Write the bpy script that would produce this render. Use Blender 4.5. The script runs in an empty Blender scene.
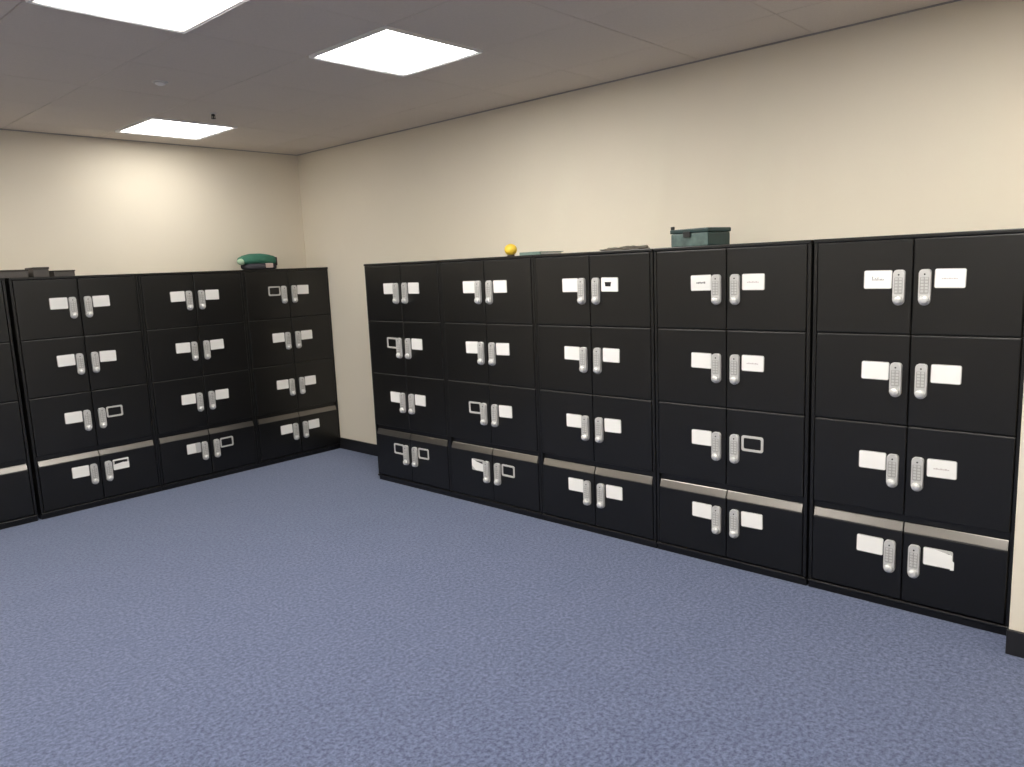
import bpy, bmesh, math, random
from mathutils import Vector, Matrix
random.seed(7)
scene = bpy.context.scene
COL = scene.collection
PI = math.pi

# ---------------------------------------------------------------- materials
def srgb(r, g, b):
    f = lambda c: (c/255/12.92) if c/255 <= .04045 else ((c/255+.055)/1.055)**2.4
    return (f(r), f(g), f(b), 1)

def mat(name, col, rough=.5, metal=0.0, spec=.5, bump=0, bscale=200, var=0, vscale=40, vdetail=3):
    m = bpy.data.materials.new(name); m.use_nodes = True
    nt = m.node_tree; b = nt.nodes['Principled BSDF']
    b.inputs['Base Color'].default_value = col
    b.inputs['Roughness'].default_value = rough
    b.inputs['Metallic'].default_value = metal
    b.inputs['Specular IOR Level'].default_value = spec
    tc = nt.nodes.new('ShaderNodeTexCoord')
    if var:
        n = nt.nodes.new('ShaderNodeTexNoise'); n.inputs['Scale'].default_value = vscale; n.inputs['Detail'].default_value = vdetail
        r = nt.nodes.new('ShaderNodeMix'); r.data_type = 'RGBA'
        r.inputs['A'].default_value = tuple(c*(1-var) for c in col[:3])+(1,)
        r.inputs['B'].default_value = tuple(min(1, c*(1+var)) for c in col[:3])+(1,)
        nt.links.new(tc.outputs['Object'], n.inputs['Vector'])
        nt.links.new(n.outputs['Fac'], r.inputs['Factor'])
        nt.links.new(r.outputs['Result'], b.inputs['Base Color'])
    if bump:
        n = nt.nodes.new('ShaderNodeTexNoise'); n.inputs['Scale'].default_value = bscale; n.inputs['Detail'].default_value = 2
        bp = nt.nodes.new('ShaderNodeBump'); bp.inputs['Strength'].default_value = bump; bp.inputs['Distance'].default_value = .002
        nt.links.new(tc.outputs['Object'], n.inputs['Vector'])
        nt.links.new(n.outputs['Fac'], bp.inputs['Height'])
        nt.links.new(bp.outputs['Normal'], b.inputs['Normal'])
    return m

def emit(name, col, strength):
    m = bpy.data.materials.new(name); m.use_nodes = True
    nt = m.node_tree; nt.nodes.clear()
    e = nt.nodes.new('ShaderNodeEmission'); o = nt.nodes.new('ShaderNodeOutputMaterial')
    e.inputs['Color'].default_value = col; e.inputs['Strength'].default_value = strength
    nt.links.new(e.outputs[0], o.inputs[0])
    return m

def carpet_mat():
    m = bpy.data.materials.new('blue_carpet'); m.use_nodes = True
    nt = m.node_tree; b = nt.nodes['Principled BSDF']
    b.inputs['Roughness'].default_value = .95
    b.inputs['Specular IOR Level'].default_value = .1
    b.inputs['Sheen Weight'].default_value = CARPET_SHEEN
    b.inputs['Sheen Roughness'].default_value = .5
    b.inputs['Sheen Tint'].default_value = (.62, .72, 1, 1)
    tc = nt.nodes.new('ShaderNodeTexCoord')
    n1 = nt.nodes.new('ShaderNodeTexNoise'); n1.inputs['Scale'].default_value = 62; n1.inputs['Detail'].default_value = 5; n1.inputs['Roughness'].default_value = .8
    n2 = nt.nodes.new('ShaderNodeTexNoise'); n2.inputs['Scale'].default_value = 5; n2.inputs['Detail'].default_value = 5; n2.inputs['Roughness'].default_value = .65
    r1 = nt.nodes.new('ShaderNodeValToRGB')
    r1.color_ramp.elements[0].position = .40; r1.color_ramp.elements[0].color = CARPET_DARK
    r1.color_ramp.elements[1].position = .60; r1.color_ramp.elements[1].color = CARPET_LIGHT
    mx = nt.nodes.new('ShaderNodeMix'); mx.data_type = 'RGBA'; mx.blend_type = 'MULTIPLY'; mx.inputs['Factor'].default_value = 1
    r2 = nt.nodes.new('ShaderNodeValToRGB')
    r2.color_ramp.elements[0].position = .3; r2.color_ramp.elements[0].color = (.86, .88, .9, 1)
    r2.color_ramp.elements[1].position = .7; r2.color_ramp.elements[1].color = (1.0, 1.0, 1.0, 1)
    for n in (n1, n2): nt.links.new(tc.outputs['Object'], n.inputs['Vector'])
    nt.links.new(n1.outputs['Fac'], r1.inputs[0]); nt.links.new(n2.outputs['Fac'], r2.inputs[0])
    nt.links.new(r1.outputs[0], mx.inputs['A']); nt.links.new(r2.outputs[0], mx.inputs['B'])
    nt.links.new(mx.outputs['Result'], b.inputs['Base Color'])
    bp = nt.nodes.new('ShaderNodeBump'); bp.inputs['Strength'].default_value = .35; bp.inputs['Distance'].default_value = .003
    nt.links.new(n1.outputs['Fac'], bp.inputs['Height']); nt.links.new(bp.outputs['Normal'], b.inputs['Normal'])
    return m

CARPET_DARK = (.032, .040, .078, 1); CARPET_LIGHT = (.138, .160, .255, 1); CARPET_SHEEN = .7
LAMP = 28.5
M = dict(
    carpet=carpet_mat(),
    wall=mat('cream_paint', (.80, .735, .615, 1), .75, spec=.2, bump=.12, bscale=160, var=.02, vscale=3),
    tile=mat('ceiling_tile', (.71, .645, .575, 1), .95, spec=.1, bump=.3, bscale=350, var=.06, vscale=90, vdetail=5),
    grid=mat('ceiling_grid', (.34, .33, .32, 1), .6),
    skirt=mat('black_skirting', (.012, .012, .014, 1), .45),
    black=mat('black_powder_coat', (.0035, .0034, .0034, 1), .33, spec=.55, bump=.08, bscale=900),
    edgehighlight=mat('painted_edge_highlight', (.045, .044, .043, 1), .5),
    blacktop=mat('black_edge', (.006, .006, .006, 1), .5),
    steel=mat('grey_rail_metal', (.27, .255, .24, 1), .30, metal=1),
    silver=mat('silver_lock_casing', (.63, .625, .61, 1), .4, metal=.3),
    silverd=mat('grey_keypad', (.42, .41, .395, 1), .5, metal=.1),
    knob=mat('bright_lock_knob', (.72, .72, .71, 1), .3, metal=.35),
    dark=mat('dark_plastic', (.015, .015, .016, 1), .4),
    holder=mat('grey_label_frame', (.56, .55, .53, 1), .45),
    card=mat('white_card', (.93, .915, .89, 1), .7),
    ink=mat('dark_ink', (.22, .21, .21, 1), .8),
    faint=mat('faint_print', (.62, .55, .54, 1), .8),
    lampfar=emit('dimmer_lamp_diffuser', (1.0, .965, .90, 1), LAMP*.43),
    white=mat('white_trim', (.62, .60, .57, 1), .5),
    lamp=emit('lamp_diffuser', (1.0, .965, .90, 1), LAMP),
    green=mat('green_fabric', (.035, .16, .105, 1), .7, var=.25, vscale=18),
    palegreen=mat('pale_green_fabric', (.42, .58, .42, 1), .7),
    darkgrey=mat('dark_grey_fabric', (.055, .053, .065, 1), .8),
    pale=mat('pale_patch', (.62, .50, .46, 1), .6),
    yellow=mat('yellow_rubber', (.82, .56, .05, 1), .5),
    brown=mat('dark_brown', (.035, .022, .012, 1), .6),
    teal=mat('dark_teal_metal', (.018, .045, .045, 1), .35, var=.3, vscale=25),
    tealside=mat('mottled_teal', (.10, .15, .14, 1), .45, var=.75, vscale=22, vdetail=2),
    tealflat=mat('grey_teal_card', (.16, .24, .21, 1), .7),
    ragm=mat('grey_brown_cloth', (.15, .135, .11, 1), .9, var=.25, vscale=30),
    taupe=mat('taupe_plastic', (.095, .085, .078, 1), .6),
    umber=mat('dark_umber_lid', (.035, .028, .022, 1), .5),
)

# ---------------------------------------------------------------- helpers
def mesh_from(bm, name, mats, smooth=False):
    bmesh.ops.recalc_face_normals(bm, faces=bm.faces)
    me = bpy.data.meshes.new(name); bm.to_mesh(me); bm.free()
    for m in (mats if isinstance(mats, (list, tuple)) else [mats]): me.materials.append(m)
    if smooth:
        for p in me.polygons: p.use_smooth = True
    return me

def ob(name, me, parent=None, loc=(0, 0, 0), rot=(0, 0, 0)):
    o = bpy.data.objects.new(name, me); COL.objects.link(o)
    o.parent = parent; o.location = loc; o.rotation_euler = rot
    return o

def tag(o, label, cat, group=None):
    o['label'] = label; o['category'] = cat
    if group: o['group'] = group
    return o

def struct(name, bm, m):
    o = ob(name, mesh_from(bm, name, m)); o['kind'] = 'structure'
    return o

def box(bm, x0, x1, y0, y1, z0, z1, bev=0, seg=2, mi=0):
    r = bmesh.ops.create_cube(bm, size=1)
    vs = r['verts']
    bmesh.ops.scale(bm, vec=(x1-x0, y1-y0, z1-z0), verts=vs)
    bmesh.ops.translate(bm, vec=((x0+x1)/2, (y0+y1)/2, (z0+z1)/2), verts=vs)
    fs = list({f for v in vs for f in v.link_faces})
    for f in fs: f.material_index = mi
    if bev:
        es = list({e for v in vs for e in v.link_edges})
        rb = bmesh.ops.bevel(bm, geom=es, offset=bev, segments=seg, affect='EDGES', profile=.5)
        for f in rb['faces']: f.material_index = mi
    return vs

def prism(bm, pts, y0, y1, mi=0, bev=0):
    """outline pts (x,z) pulled from y0 (back) to y1 (front)"""
    a = [bm.verts.new((x, y0, z)) for x, z in pts]
    b = [bm.verts.new((x, y1, z)) for x, z in pts]
    n = len(pts); fs = []
    fs.append(bm.faces.new(a)); ff = bm.faces.new(b); fs.append(ff)
    for i in range(n):
        fs.append(bm.faces.new((a[i], a[(i+1) % n], b[(i+1) % n], b[i])))
    for f in fs: f.material_index = mi
    if bev:
        rb = bmesh.ops.bevel(bm, geom=list(ff.edges), offset=bev, segments=3, affect='EDGES', profile=.5)
        for f in rb['faces']: f.material_index = mi

def rrect(x0, x1, z0, z1, r, n=5):
    pts = []
    for cx, cz, a0 in ((x1-r, z1-r, 0), (x0+r, z1-r, 90), (x0+r, z0+r, 180), (x1-r, z0+r, 270)):
        for k in range(n+1):
            a = math.radians(a0+90*k/n); pts.append((cx+r*math.cos(a), cz+r*math.sin(a)))
    return pts

def ring(bm, outer, inner, y0, y1, mi=0):
    n = len(outer)
    vs = [[bm.verts.new((x, y, z)) for x, z in p] for p in (outer, inner) for y in (y0, y1)]
    oa, obk, ia, ib = vs[0], vs[1], vs[2], vs[3]
    for i in range(n):
        j = (i+1) % n
        for q in ((oa[i], oa[j], obk[j], obk[i]), (ia[j], ia[i], ib[i], ib[j]), (obk[i], obk[j], ib[j], ib[i]), (oa[j], oa[i], ia[i], ia[j])):
            bm.faces.new(q).material_index = mi

def lathe(bm, prof, axis='z', c=(0, 0, 0), n=24, mi=0, smooth=True):
    """prof: list of (radius, height) along the axis; caps closed when radius is 0"""
    rings = []
    def P(r, h, a):
        u, v = r*math.cos(a), r*math.sin(a)
        p = {'z': (u, v, h), 'y': (u, h, v)}[axis]
        return (p[0]+c[0], p[1]+c[1], p[2]+c[2])
    for r, h in prof:
        if r < 1e-6: rings.append([bm.verts.new(P(0, h, 0))])
        else: rings.append([bm.verts.new(P(r, h, 2*PI*k/n)) for k in range(n)])
    for A, B in zip(rings, rings[1:]):
        for k in range(n):
            l = (k+1) % n
            if len(A) == 1 and len(B) == 1: continue
            if len(A) == 1: f = bm.faces.new((A[0], B[k], B[l]))
            elif len(B) == 1: f = bm.faces.new((A[k], A[l], B[0]))
            else: f = bm.faces.new((A[k], A[l], B[l], B[k]))
            f.material_index = mi; f.smooth = smooth
    return rings

# ---------------------------------------------------------------- dimensions (metres)
W = .8102; H = 1.612; WB = .8015    # WB: width of the units on the back wall
DX = .458            # right-hand wall plane (x)
YW = 1.470           # back wall plane (y)
YL = 1.138           # front plane of the bank on the back wall
XR = DX - .002       # right end of that bank
CEIL = 2.5925
GX, GY, G = .0108, -.0541, .6
RX0, RY0 = -6.2, -7.2   # unseen sides of the room

# ---------------------------------------------------------------- room
bm = bmesh.new(); box(bm, RX0-.1, DX+.1, RY0-.1, YW+.1, -.08, 0); struct('floor', bm, M['carpet'])
bm = bmesh.new(); box(bm, RX0-.1, DX, YW, YW+.1, 0, CEIL+.25); struct('wall_back', bm, M['wall'])
bm = bmesh.new(); box(bm, DX, DX+.1, RY0-.1, YW+.1, 0, CEIL+.25); struct('wall_right', bm, M['wall'])
bm = bmesh.new(); box(bm, RX0-.1, RX0, RY0-.1, YW, 0, CEIL+.25); struct('wall_left', bm, M['wall'])
bm = bmesh.new(); box(bm, RX0, DX, RY0-.1, RY0, 0, CEIL+.25); struct('wall_front', bm, M['wall'])
# pier of wall beside the near end of the long bank
PY = -4.068; PX = -.138
bm = bmesh.new(); box(bm, PX, DX, PY-.7, PY, 0, CEIL+.2, bev=.004); struct('pillar', bm, M['wall'])
def skirt(name, segs):
    bm = bmesh.new()
    for s in segs: box(bm, *s, 0, .1, bev=.003, seg=2)
    return struct(name, bm, M['skirt'])
t = .013
skirt('baseboard_back', [(RX0, DX, YW-t, YW)])
skirt('baseboard_right', [(DX-t, DX, PY+.0, YW-t), (DX-t, DX, RY0, PY-.7)])
skirt('baseboard_left', [(RX0, RX0+t, RY0, YW-t)])
skirt('baseboard_front', [(RX0+t, DX-t, RY0, RY0+t)])
skirt('baseboard_pillar', [(PX-t, PX, PY-.7-t, PY+.005), (PX, DX-t, PY, PY+.005), (PX, DX-t, PY-.7-t, PY-.7)])

# ceiling lamps: cell (i, j) spans x from GX-(i+1)G to GX-iG and y from GY-(j+1)G to GY-jG
LAMPS = [(1, 2, 'square ceiling light panel above the middle of the floor near the long cabinet bank'),
         (3, 2, 'large square ceiling light panel cut off by the top edge of the photo'),
         (1, -2, 'farthest square ceiling light panel, close to the back wall')]
FILL_LAMPS = [((1, 6), 'added unseen square light panel over the near end of the long bank'),  # out-of-view panels added to even out the room light
         ((3, 6), 'added unseen square light panel over the floor right behind the viewer'),
         ((5, 2), 'added unseen square light panel over the floor left of the viewer'),
         ((5, 6), 'added unseen square light panel above and behind the viewer'),
         ((7, 2), 'added unseen square light panel near the left wall in the middle of the room'),
         ((7, 6), 'added unseen square light panel near the left wall behind the viewer'),
         ((5, -2), 'added unseen square light panel above the cut-off left end of the back bank'),
         ((3, 10), 'added unseen square light panel near the wall behind the viewer')]
lampcells = {(a, b) for a, b, _ in LAMPS} | {c for c, _ in FILL_LAMPS}
bm = bmesh.new()
i0, i1 = -1, int((GX-RX0)/G)+1
j0, j1 = int((GY-YW)/G)-1, int((GY-RY0)/G)+1
for i in range(i0, i1):
    for j in range(j0, j1):
        if (i, j) in lampcells: continue
        x0, x1 = max(RX0, GX-(i+1)*G), min(DX, GX-i*G)
        y0, y1 = max(RY0, GY-(j+1)*G), min(YW, GY-j*G)
        if x1-x0 < .03 or y1-y0 < .03: continue
        dz = random.uniform(-.0007, .0007); g = .0014
        box(bm, x0+g, x1-g, y0+g, y1-g, CEIL+dz, CEIL+.02, bev=.002, seg=1)
# the grid above the joints, and the slab over it
for i in range(i0, i1+1):
    x = GX-i*G
    if RX0 < x < DX: box(bm, x-.012, x+.012, RY0, YW, CEIL+.008, CEIL+.0195, mi=1)
for j in range(j0, j1+1):
    y = GY-j*G
    if RY0 < y < YW: box(bm, RX0, DX, y-.012, y+.012, CEIL+.008, CEIL+.0195, mi=1)
box(bm, RX0, DX, RY0, YW, CEIL+.10, CEIL+.2, mi=1)
struct('ceiling', bm, [M['tile'], M['grid']])
# shadow-gap wall trim where the ceiling meets the walls
def angle(name, segs):
    bm = bmesh.new()
    for s in segs: box(bm, *s, CEIL-.004, CEIL+.0005, bev=.001, seg=1)
    return struct(name, bm, M['grid'])
angle('trim_1', [(RX0, DX, YW-.02, YW)])
angle('trim_2', [(DX-.02, DX, PY, YW-.02)])

def frame_bm():
    bm = bmesh.new()
    h = G/2-.003
    def sq(a): return [(-a, -a), (a, -a), (a, a), (-a, a)]
    # stepped frame: outer lip, groove, inner lip
    steps = [(h, .02), (h, -.010), (h-.003, -.011), (h-.010, -.003), (h-.013, -.003), (h-.014, -.009), (h-.017, -.009), (h-.0265, .001), (h-.027, .006)]
    rings = [[bm.verts.new((x, y, z)) for x, y in sq(a)] for a, z in steps]
    for A, B in zip(rings, rings[1:]):
        for k in range(4): bm.faces.new((A[k], A[(k+1) % 4], B[(k+1) % 4], B[k]))
    return bm
def diff_bm():
    bm = bmesh.new(); a = G/2-.0310
    box(bm, -a, a, -a, a, -.005, .006, bev=.002, seg=1)
    return bm
def back_bm():
    bm = bmesh.new(); a = G/2-.004
    box(bm, -a, a, -a, a, .0205, .07, bev=.004)
    return bm
lf, ld, lb = mesh_from(frame_bm(), 'lamp_frame', M['card']), mesh_from(diff_bm(), 'diffuser', M['lamp']), mesh_from(back_bm(), 'housing', M['white'])
ldf = mesh_from(diff_bm(), 'diffuser', M['lampfar'])
def light(i, j, label):
    r = bpy.data.objects.new('ceiling_light', None); COL.objects.link(r)
    r.location = (GX-(i+.5)*G, GY-(j+.5)*G, CEIL)
    tag(r, label, 'ceiling light', 'recessed square ceiling lights')
    ob('lamp_frame', lf, r); ob('diffuser', ldf if (i, j) == (1, -2) else ld, r); ob('housing', lb, r)
for a in LAMPS: light(*a)
for (i, j), lab in FILL_LAMPS: light(i, j, lab)

# sprinklers
s = bpy.data.objects.new('ceiling_sprinkler', None); COL.objects.link(s); s.location = (-.935, .219, CEIL); s.scale = (.75, .75, .75)
tag(s, 'small dark sprinkler hanging from the ceiling beside the farthest light', 'sprinkler')
bm = bmesh.new(); lathe(bm, [(0, 0), (.030, 0), (.030, -.003), (.022, -.009), (0, -.009)]); ob('escutcheon', mesh_from(bm, 'escutcheon', M['white']), s)
bm = bmesh.new(); lathe(bm, [(0, -.009), (.010, -.009), (.010, -.022), (.006, -.026), (.004, -.048), (0, -.048)])
for sx in (-1, 1): box(bm, sx*.014-.002, sx*.014+.002, -.003, .003, -.046, -.012)
box(bm, -.016, .016, -.003, .003, -.016, -.012); ob('sprinkler_body', mesh_from(bm, 'sprinkler_body', M['dark']), s)
bm = bmesh.new(); lathe(bm, [(0, -.045), (.019, -.046), (.019, -.048), (0, -.049)]); ob('deflector', mesh_from(bm, 'deflector', M['dark']), s)
s = bpy.data.objects.new('sprinkler_cover', None); COL.objects.link(s); s.location = (-1.514, -.359, CEIL)
tag(s, 'small pale round sprinkler cover on the ceiling between the lights', 'sprinkler')
bm = bmesh.new(); lathe(bm, [(0, 0), (.040, 0), (.040, -.002), (.034, -.006), (0, -.006)]); ob('mounting_ring', mesh_from(bm, 'mounting_ring', M['white']), s)
bm = bmesh.new(); lathe(bm, [(0, -.006), (.026, -.006), (.024, -.013), (.014, -.017), (0, -.018)]); ob('cover_plate', mesh_from(bm, 'cover_plate', M['card']), s)

# ---------------------------------------------------------------- locker cabinets
ROWS = [(1.2055, 1.594), (.8215, 1.2015), (.430, .8175), (.050, .3575)]
LOCKTOP = [1.471, 1.087, .694, .311]
STILE = .020; MID = W/2
DT = .018           # door thickness

def door_mesh(side, row):
    z0, z1 = ROWS[row]
    x0, x1 = (STILE, MID-.002) if side == 0 else (MID+.002, W-STILE)
    bm = bmesh.new(); box(bm, x0, x1, 0, DT, z0, z1, bev=.0048, seg=3)
    bm.normal_update()
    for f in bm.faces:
        if f.normal.z > .35: f.material_index = 1      # lighter colour paints a highlight along the door's top edge
    return mesh_from(bm, 'door', [M['black'], M['edgehighlight']])
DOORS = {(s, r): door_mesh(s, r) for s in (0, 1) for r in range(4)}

def rail_mesh(side):
    x0, x1 = (STILE+.004, MID-.003) if side == 0 else (MID+.003, W-STILE-.004)
    bm = bmesh.new()
    prof = [(.0172, .3580), (.0005, .3585), (-.0010, .3610), (.0115, .3950), (.0140, .3975), (.0172, .3975)]
    a = [bm.verts.new((x0, y, z)) for y, z in prof]; b = [bm.verts.new((x1, y, z)) for y, z in prof]
    n = len(prof); bm.faces.new(a); bm.faces.new(b)
    for i in range(n): bm.faces.new((a[i], a[(i+1) % n], b[(i+1) % n], b[i]))
    return mesh_from(bm, 'grip_rail', M['steel'])
RAILS = [rail_mesh(0), rail_mesh(1)]

def lock_mesh():
    # origin at the middle of its top edge on the door face, front towards -y
    bm = bmesh.new(); hw = .0220; L = .146
    pts = []
    for k in range(7):
        a = math.radians(90*k/6); pts.append((hw-.014+.014*math.cos(a), -.014+.014*math.sin(a)))
    for k in range(7):
        a = math.radians(90+90*k/6); pts.append((-hw+.014+.014*math.cos(a), -.014+.014*math.sin(a)))
    for k in range(13):
        a = math.radians(180+180*k/12); pts.append((hw*math.cos(a), -L+hw+hw*math.sin(a)))
    prism(bm, pts, .0, -.017, 0, bev=.0045)
    prism(bm, rrect(-.0165, .0165, -.098, -.031, .004), -.0165, -.0182, 1)
    for r in range(5):
        for c in (-1, 1):
            box(bm, c*.0078-.0055, c*.0078+.0055, -.0198, -.0178, -.0370-r*.0128-.0045, -.0370-r*.0128+.0045, bev=.0012, seg=1, mi=2)
    lathe(bm, [(0, -.0172), (.0035, -.0172), (.0032, -.0190), (0, -.0195)], 'y', (0, 0, -.020), 12, mi=3)
    lathe(bm, [(0, -.0165), (.0178, -.0165), (.0182, -.0230), (.0165, -.0290), (.0115, -.0330), (0, -.0345)], 'y', (0, 0, -.1228), 20, mi=4)
    return mesh_from(bm, 'lock', [M['silver'], M['silverd'], M['silver'], M['dark'], M['knob']])
LOCK = lock_mesh()

HW, HH = .0555, .0385
def holder_mesh(full):
    bm = bmesh.new()
    ring(bm, rrect(-HW, HW, -HH, HH, .008 if full else .012), rrect(-HW+.0115, HW-.0115, -HH+.0115, HH-.0115, .004 if full else .007), 0, -.0035)
    return mesh_from(bm, 'label_holder', M['holder'])
HOLD = holder_mesh(True); HOLDE = holder_mesh(False)

def card_mesh(kind):
    bm = bmesh.new(); w, h = HW-.0025, HH-.0025
    y0, y1 = -.0036, -.0046
    if kind == 'slip':        # card slid sideways so one corner hangs out
        prism(bm, [(-w, -h), (w-.006, -h), (w-.006, -h-.006), (w+.008, -h-.004), (w+.008, -.006), (w, .002), (w, h-.014), (-.012, h), (-w, h)], y0, y1)
    elif kind == 'wedge':     # card slumped in its holder
        prism(bm, [(-w, -.010), (-.02, -h), (w, -h), (w, .012), (0, .020), (-w, h)], y0, y1)
    elif kind == 'low':       # card sitting low, holder slot open above it
        prism(bm, [(-w, -h), (w, -h), (w, .006), (.012, .010), (-w, .002)], y0, y1)
        prism(bm, [(-w, h-.008), (w, h-.010), (w, h), (-w, h)], y0, y1)
    elif kind == 'half':      # card pushed outwards, far half of the holder shows grey
        prism(bm, [(-w, -h), (.016, -h+.002), (.012, h), (-w, h)], y0, y1)
        prism(bm, [(.016, -h+.002), (w, -h), (w, h), (.012, h)], y0, y1+.0004, 2)
    elif kind == 'hole':      # card torn open in the middle
        o = rrect(-w, w, -h, h, .004, 5)
        n = len(o); i = []
        for k in range(n):
            a = math.atan2(o[k][1]/h, o[k][0]/w); r = 1+.12*math.sin(3*a)
            i.append((-.010+.026*r*math.cos(a), .001+.0165*r*math.sin(a)))
        ring(bm, o, i, y0, y1)
    else:
        prism(bm, rrect(-w, w, -h, h, .003, 2), y0, y1)
    if kind == 'script':      # the illegible handwriting, as short strokes
        x = -.022
        for k in range(9):
            hgt = [.016, .006, .010, .006, .012, .006, .006, .008, .005][k]
            box(bm, x, x+.0022, y1-.0003, y1-.0001, -.004, -.004+hgt, mi=1)
            if k % 2 == 0: box(bm, x, x+.0045, y1-.0003, y1-.0001, -.004+hgt-.002, -.004+hgt, mi=1)
            x += .0052
    if kind == 'dash':
        for k in range(6): box(bm, -.024+k*.0082, -.024+k*.0082+.0068, y1-.0003, y1-.0001, -.003-(k % 2)*.001, .003+(k % 3)*.0012, mi=1)
    if kind == 'line':
        for k in range(7): box(bm, -.030+k*.0085, -.030+k*.0085+.0070, y1-.0003, y1-.0001, -.0035, .0005+(k % 2)*.002, mi=3)
    return mesh_from(bm, 'name_card', [M['card'], M['ink'], M['silver'], M['faint']])
CARDS = {}
def card(kind):
    if kind not in CARDS: CARDS[kind] = card_mesh(kind)
    return CARDS[kind]

def carcass_mesh(depth):
    bm = bmesh.new()
    box(bm, .0012, W-.0012, DT+.0025, depth, .046, 1.596, bev=.002, seg=1)
    # side edges of the carcass come forward to the door line
    box(bm, .0012, STILE-.003, .004, DT+.004, .046, 1.596, bev=.0015, seg=1)
    box(bm, W-STILE+.003, W-.0012, .004, DT+.004, .046, 1.596, bev=.0015, seg=1)
    return mesh_from(bm, 'carcass', M['black'])
def top_mesh(depth):
    bm = bmesh.new(); box(bm, .0006, W-.0006, -.002, depth, 1.5965, H, bev=.003, seg=2)
    return mesh_from(bm, 'top_panel', M['black'])
def plinth_mesh(depth):
    bm = bmesh.new()
    box(bm, .001, W-.001, .012, depth, 0, .031)
    box(bm, .001, W-.001, -.004, depth, .031, .0455, bev=.004, seg=2)
    return mesh_from(bm, 'plinth', M['black'])
BODY = {}
def cabinet(loc, rz, depth, cards, label, group):
    if depth not in BODY: BODY[depth] = (carcass_mesh(depth), top_mesh(depth), plinth_mesh(depth))
    r = bpy.data.objects.new('locker_cabinet', None); COL.objects.link(r)
    r.location = loc; r.rotation_euler = (0, 0, rz)
    tag(r, label, 'cabinet', group)
    c, tp, pl = BODY[depth]
    ob('carcass', c, r); ob('top_panel', tp, r); ob('plinth', pl, r)
    for row in range(4):
        for s in (0, 1):
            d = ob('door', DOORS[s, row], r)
            sg = -1 if s == 0 else 1
            if row == 3:
                ob('grip_rail', RAILS[s], d)
            ob('lock', LOCK, d, (MID+sg*.0485, 0, LOCKTOP[row]))
            kind = cards[row][s]
            zc = LOCKTOP[row]-.0385; xc = MID+sg*(.1325 if s == 0 else .1370)
            tilt = math.radians(random.uniform(-1.2, 1.2))
            ob('label_holder', HOLDE if kind == 'empty' else HOLD, d, (xc, 0, zc), (0, tilt, 0))
            if kind != 'empty':
                ob('name_card', card(kind), d, (xc, 0, zc), (0, tilt, 0))
    return r

P, E_, Ln = 'plain', 'empty', 'line'
DR = DX-.016; DL = YW-YL-.016
LONG = 'locker cabinets in the long bank on the right wall'
BACK = 'locker cabinets in the bank on the back wall'
RIGHT = [
    ([(P, P), (E_, P), (P, P), (E_, E_)], 'black locker cabinet nearest the corner in the long bank, both bottom label frames empty'),
    ([(P, P), (P, P), (E_, P), ('wedge', E_)], 'black eight-door locker cabinet with the small yellow ball on top'),
    ([(P, 'hole'), (P, P), (P, P), (P, P)], 'black locker cabinet under the grey-brown crumpled cloth, one top label torn open'),
    ([('dash', Ln), (P, Ln), (P, E_), (P, P)], 'black eight-door locker cabinet standing under the dark teal box'),
    ([('script', Ln), (P, P), (P, Ln), (P, 'slip')], 'black eight-door locker cabinet beside the white pillar, bare on top, every label frame filled'),
]
for k, (cd, lab) in enumerate(RIGHT):
    cabinet((0, -k*W+(.014, .013, .012, .008, -.001)[k], 0), -PI/2, DR, cd, lab, LONG)
LEFT = [
    ([(E_, P), (P, P), (P, P), (P, P)], 'black locker cabinet on the back wall, in the corner, top left label frame empty'),
    ([(P, P), (P, P), (P, P), ('half', E_)], 'second black locker cabinet from the corner on the back wall, bottom right frame empty'),
    ([(P, P), (P, P), (P, E_), (P, 'low')], 'third black locker cabinet from the corner on the back wall, third-row right frame empty'),
    ([(P, P), (P, P), (P, P), (P, P)], 'black locker cabinet cut off by the left edge of the photo'),
]
for k, (cd, lab) in enumerate(LEFT):
    cabinet((XR-(k+1)*WB-(.020 if k == 3 else 0), YL, 0), 0, DL, cd, lab, BACK).scale.x = WB/W

# ---------------------------------------------------------------- things on top of the cabinets
TOP = H
def root(name, loc, rz, label, cat, group=None):
    r = bpy.data.objects.new(name, None); COL.objects.link(r); r.location = loc; r.rotation_euler = (0, 0, rz)
    return tag(r, label, cat, group)

# dark teal box, one corner towards the room
cx, cy = .165, -2.600
a0 = math.atan2(-4.557-cy, -3.413-cx)          # direction to the viewer
r = root('storage_box', (cx, cy, TOP), a0+PI/4+math.radians(5), 'dark teal lidded box with one mottled side, on top of the long cabinet bank', 'box')
LX, LY, LZ = .240, .172, .089
bm = bmesh.new(); box(bm, -LX/2, LX/2, -LY/2, LY/2, 0, LZ-.022, bev=.006, seg=2)
for f in bm.faces:
    f.material_index = 0
me = mesh_from(bm, 'box_body', [M['teal'], M['tealside']])
for p in me.polygons:
    if p.normal.y < -.9: p.material_index = 1
ob('box_body', me, r)
bm = bmesh.new(); box(bm, -LX/2-.004, LX/2+.004, -LY/2-.004, LY/2+.004, LZ-.0215, LZ, bev=.005, seg=2)
ob('lid', mesh_from(bm, 'lid', M['teal']), r)
bm = bmesh.new(); box(bm, -.030, .014, -LY/2-.010, -LY/2-.0042, LZ-.042, LZ-.014, bev=.002); ob('latch', mesh_from(bm, 'latch', M['dark']), r)
bm = bmesh.new()
box(bm, -LX/2+.000, -LX/2+.016, -LY/2-.002, -LY/2+.014, LZ, LZ+.016, bev=.003); ob('knob', mesh_from(bm, 'knob', M['dark']), r)

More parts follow.
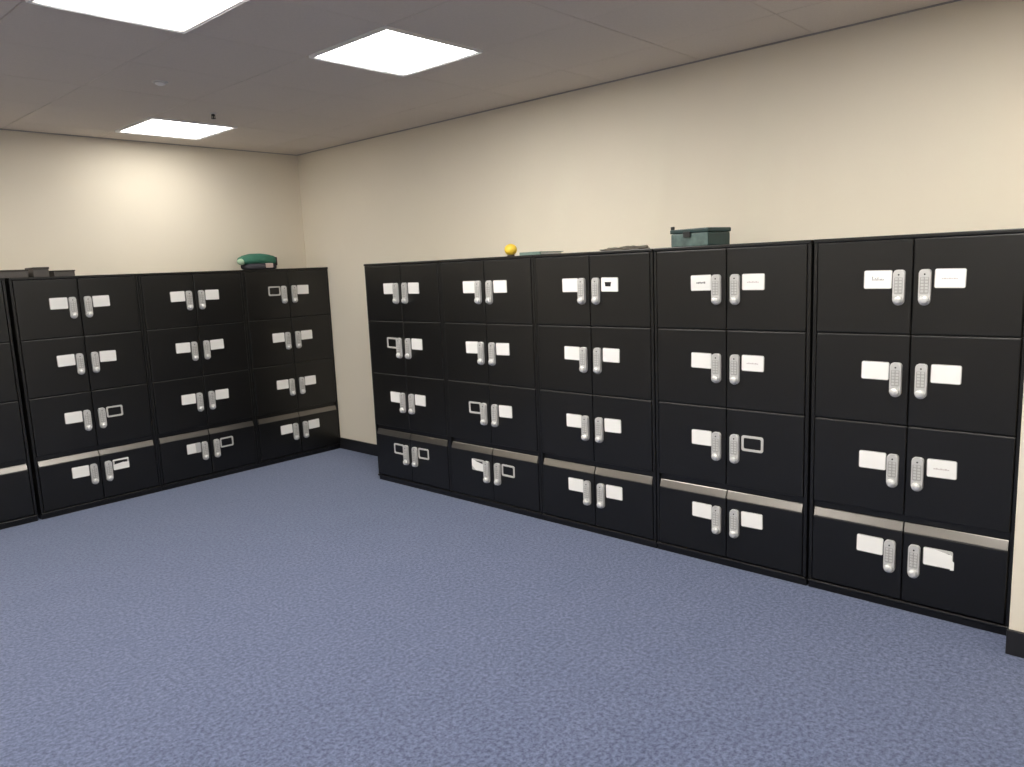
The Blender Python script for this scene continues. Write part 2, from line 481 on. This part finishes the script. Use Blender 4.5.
# small yellow ball on a dark ring
r = root('ball', (.12, -1.328, TOP), 0, 'small yellow ball on a dark ring, on top of the long cabinet bank', 'ball')
bm = bmesh.new(); lathe(bm, [(.014, 0), (.022, 0), (.024, .005), (.022, .010), (.017, .011), (.014, .009), (.014, 0)], n=24); ob('ring_base', mesh_from(bm, 'ring_base', M['brown']), r)
bm = bmesh.new(); bmesh.ops.create_uvsphere(bm, u_segments=28, v_segments=18, radius=.038)
bmesh.ops.scale(bm, vec=(1, 1.05, .93), verts=bm.verts); bmesh.ops.translate(bm, vec=(0, 0, .0415), verts=bm.verts)
ob('ball_body', mesh_from(bm, 'ball_body', M['yellow'], True), r)

# flat grey-teal folder
r = root('folder', (.14, -1.560, TOP), math.radians(4), 'flat grey-teal folder lying beside the small yellow ball', 'folder')
bm = bmesh.new(); box(bm, -.12, .12, -.075, .075, 0, .004, bev=.001, seg=1); box(bm, -.12, .12, -.077, .073, .014, .018, bev=.001, seg=1); box(bm, -.12, -.114, -.077, .075, .0005, .0175)
ob('folder_cover', mesh_from(bm, 'folder_cover', M['tealflat']), r)
bm = bmesh.new()
for k in range(5): box(bm, -.113, .112-.003*k, -.070+.002*(k % 2), .070, .0042+k*.0019, .0042+k*.0019+.0017)
ob('paper_sheets', mesh_from(bm, 'paper_sheets', M['card']), r)

# crumpled cloth
bm = bmesh.new(); bmesh.ops.create_icosphere(bm, subdivisions=5, radius=1)
from mathutils import noise
for v in bm.verts:
    d = v.co.copy(); n = noise.fractal(d*2.2+Vector((3, 1, 7)), .9, 2.1, 4)
    rr = 1+.30*n
    v.co = Vector((d.x*.085*rr, d.y*.140*rr, max(0, d.z*.015*(1+.55*n)+.003+.010*noise.noise(d*3.1+Vector((1, 9, 2))))))
o = ob('crumpled_cloth', mesh_from(bm, 'crumpled_cloth', M['ragm'], True), None, (.13, -2.17, TOP), (0, 0, .1))
tag(o, 'crumpled grey-brown cloth lying low on top of the long cabinet bank', 'cloth')

# green bag on the back bank
r = root('green_bag', (-.130, 1.285, TOP), 0, 'green bag with a pale patch, on top of the back cabinet bank near the corner', 'bag')
def loft(bm, secs, n=20, mi=0):
    rings = []
    for (x, ry, z0, z1, pw) in secs:
        ring_ = []
        for k in range(n):
            a = 2*PI*k/n; c, s_ = math.cos(a), math.sin(a)
            f = lambda t: math.copysign(abs(t)**pw, t)
            ring_.append(bm.verts.new((x, ry*f(c), (z0+z1)/2+(z1-z0)/2*f(s_))))
        rings.append(ring_)
    for A, B in zip(rings, rings[1:]):
        for k in range(n):
            f = bm.faces.new((A[k], A[(k+1) % n], B[(k+1) % n], B[k])); f.smooth = True; f.material_index = mi
    for R_ in (rings[0], rings[-1]): bm.faces.new(R_).material_index = mi
bm = bmesh.new()
loft(bm, [(-.155, .030, .050, .085, .8), (-.140, .055, .044, .104, .75), (-.105, .075, .041, .118, .7), (-.05, .085, .040, .130, .7), (.02, .088, .040, .131, .65), (.08, .086, .040, .123, .6), (.125, .080, .040, .112, .5), (.146, .066, .042, .102, .5)])
ob('bag_top', mesh_from(bm, 'bag_top', M['green'], True), r)
bm = bmesh.new()
loft(bm, [(-.118, .045, .010, .046, .6), (-.09, .074, .0, .052, .5), (0, .083, .0, .054, .45), (.10, .080, .0, .054, .45), (.138, .066, .0, .052, .45), (.150, .055, .002, .047, .5)])
ob('bag_base', mesh_from(bm, 'bag_base', M['darkgrey'], True), r)
bm = bmesh.new(); bmesh.ops.create_uvsphere(bm, u_segments=20, v_segments=12, radius=.030)
bmesh.ops.scale(bm, vec=(1.15, .9, .85), verts=bm.verts); bmesh.ops.translate(bm, vec=(-.150, -.030, .066), verts=bm.verts)
ob('bag_end', mesh_from(bm, 'bag_end', M['palegreen'], True), r)
bm = bmesh.new(); prism(bm, rrect(.035, .100, .012, .050, .008), -.0700, -.0865, bev=.002); ob('pale_patch', mesh_from(bm, 'pale_patch', M['pale']), r)
bm = bmesh.new(); box(bm, .136, .151, -.072, .030, .030, .098, bev=.005); ob('end_strap', mesh_from(bm, 'end_strap', M['dark']), r)

# flat things at the left end of the back bank
def lidbox(name, x0, x1, h, lid, label, cat, y0=.05, y1=.22):
    r = root(name, ((x0+x1)/2, YL+(y0+y1)/2, TOP), 0, label, cat)
    w, d = (x1-x0)/2, (y1-y0)/2
    bm = bmesh.new(); box(bm, -w+.003, w-.003, -d+.003, d-.003, 0, h-lid, bev=.003); ob('box_body', mesh_from(bm, 'box_body', M['taupe']), r)
    bm = bmesh.new(); box(bm, -w, w, -d, d, h-lid+.0003, h, bev=.002); ob('lid', mesh_from(bm, 'lid', M['umber']), r)
    return r
lidbox('flat_box', -2.13, -1.815, .051, .010, 'flat taupe box with a dark lid, cut off by the left edge of the photo', 'box')
lidbox('small_box', -1.790, -1.692, .064, .014, 'small taller taupe box with a dark lid between two flat boxes', 'box')
lidbox('shallow_box', -1.668, -1.535, .040, .010, 'shallow taupe box with a dark lid, nearest the green bag', 'box')

# ---------------------------------------------------------------- camera
cam = bpy.data.cameras.new('camera'); co = bpy.data.objects.new('camera', cam); COL.objects.link(co)
F = 762.74; yaw, pitch, roll = .82467, -.15208, -.04212
cam.sensor_fit = 'HORIZONTAL'; cam.sensor_width = 36; cam.lens = F*36/1024; cam.clip_start = .05
f = Vector((math.sin(yaw)*math.cos(pitch), math.cos(yaw)*math.cos(pitch), math.sin(pitch)))
rt = Vector((math.cos(yaw), -math.sin(yaw), 0)); up = rt.cross(f)
c, s_ = math.cos(roll), math.sin(roll)
r2 = c*rt+s_*up; u2 = -s_*rt+c*up
co.matrix_world = Matrix(((r2.x, u2.x, -f.x, -3.413), (r2.y, u2.y, -f.y, -4.5575), (r2.z, u2.z, -f.z, 1.5504), (0, 0, 0, 1)))
scene.camera = co

# ---------------------------------------------------------------- world, colour
w = bpy.data.worlds.new('world'); scene.world = w; w.use_nodes = True
w.node_tree.nodes['Background'].inputs[0].default_value = (0, 0, 0, 1)
vs = scene.view_settings
vs.view_transform = 'Standard'; vs.look = 'None'; vs.gamma = 1; vs.use_curve_mapping = False
vs.exposure = 0.0
scene.cycles.use_denoising = True
scene.cycles.max_bounces = 10; scene.cycles.diffuse_bounces = 6
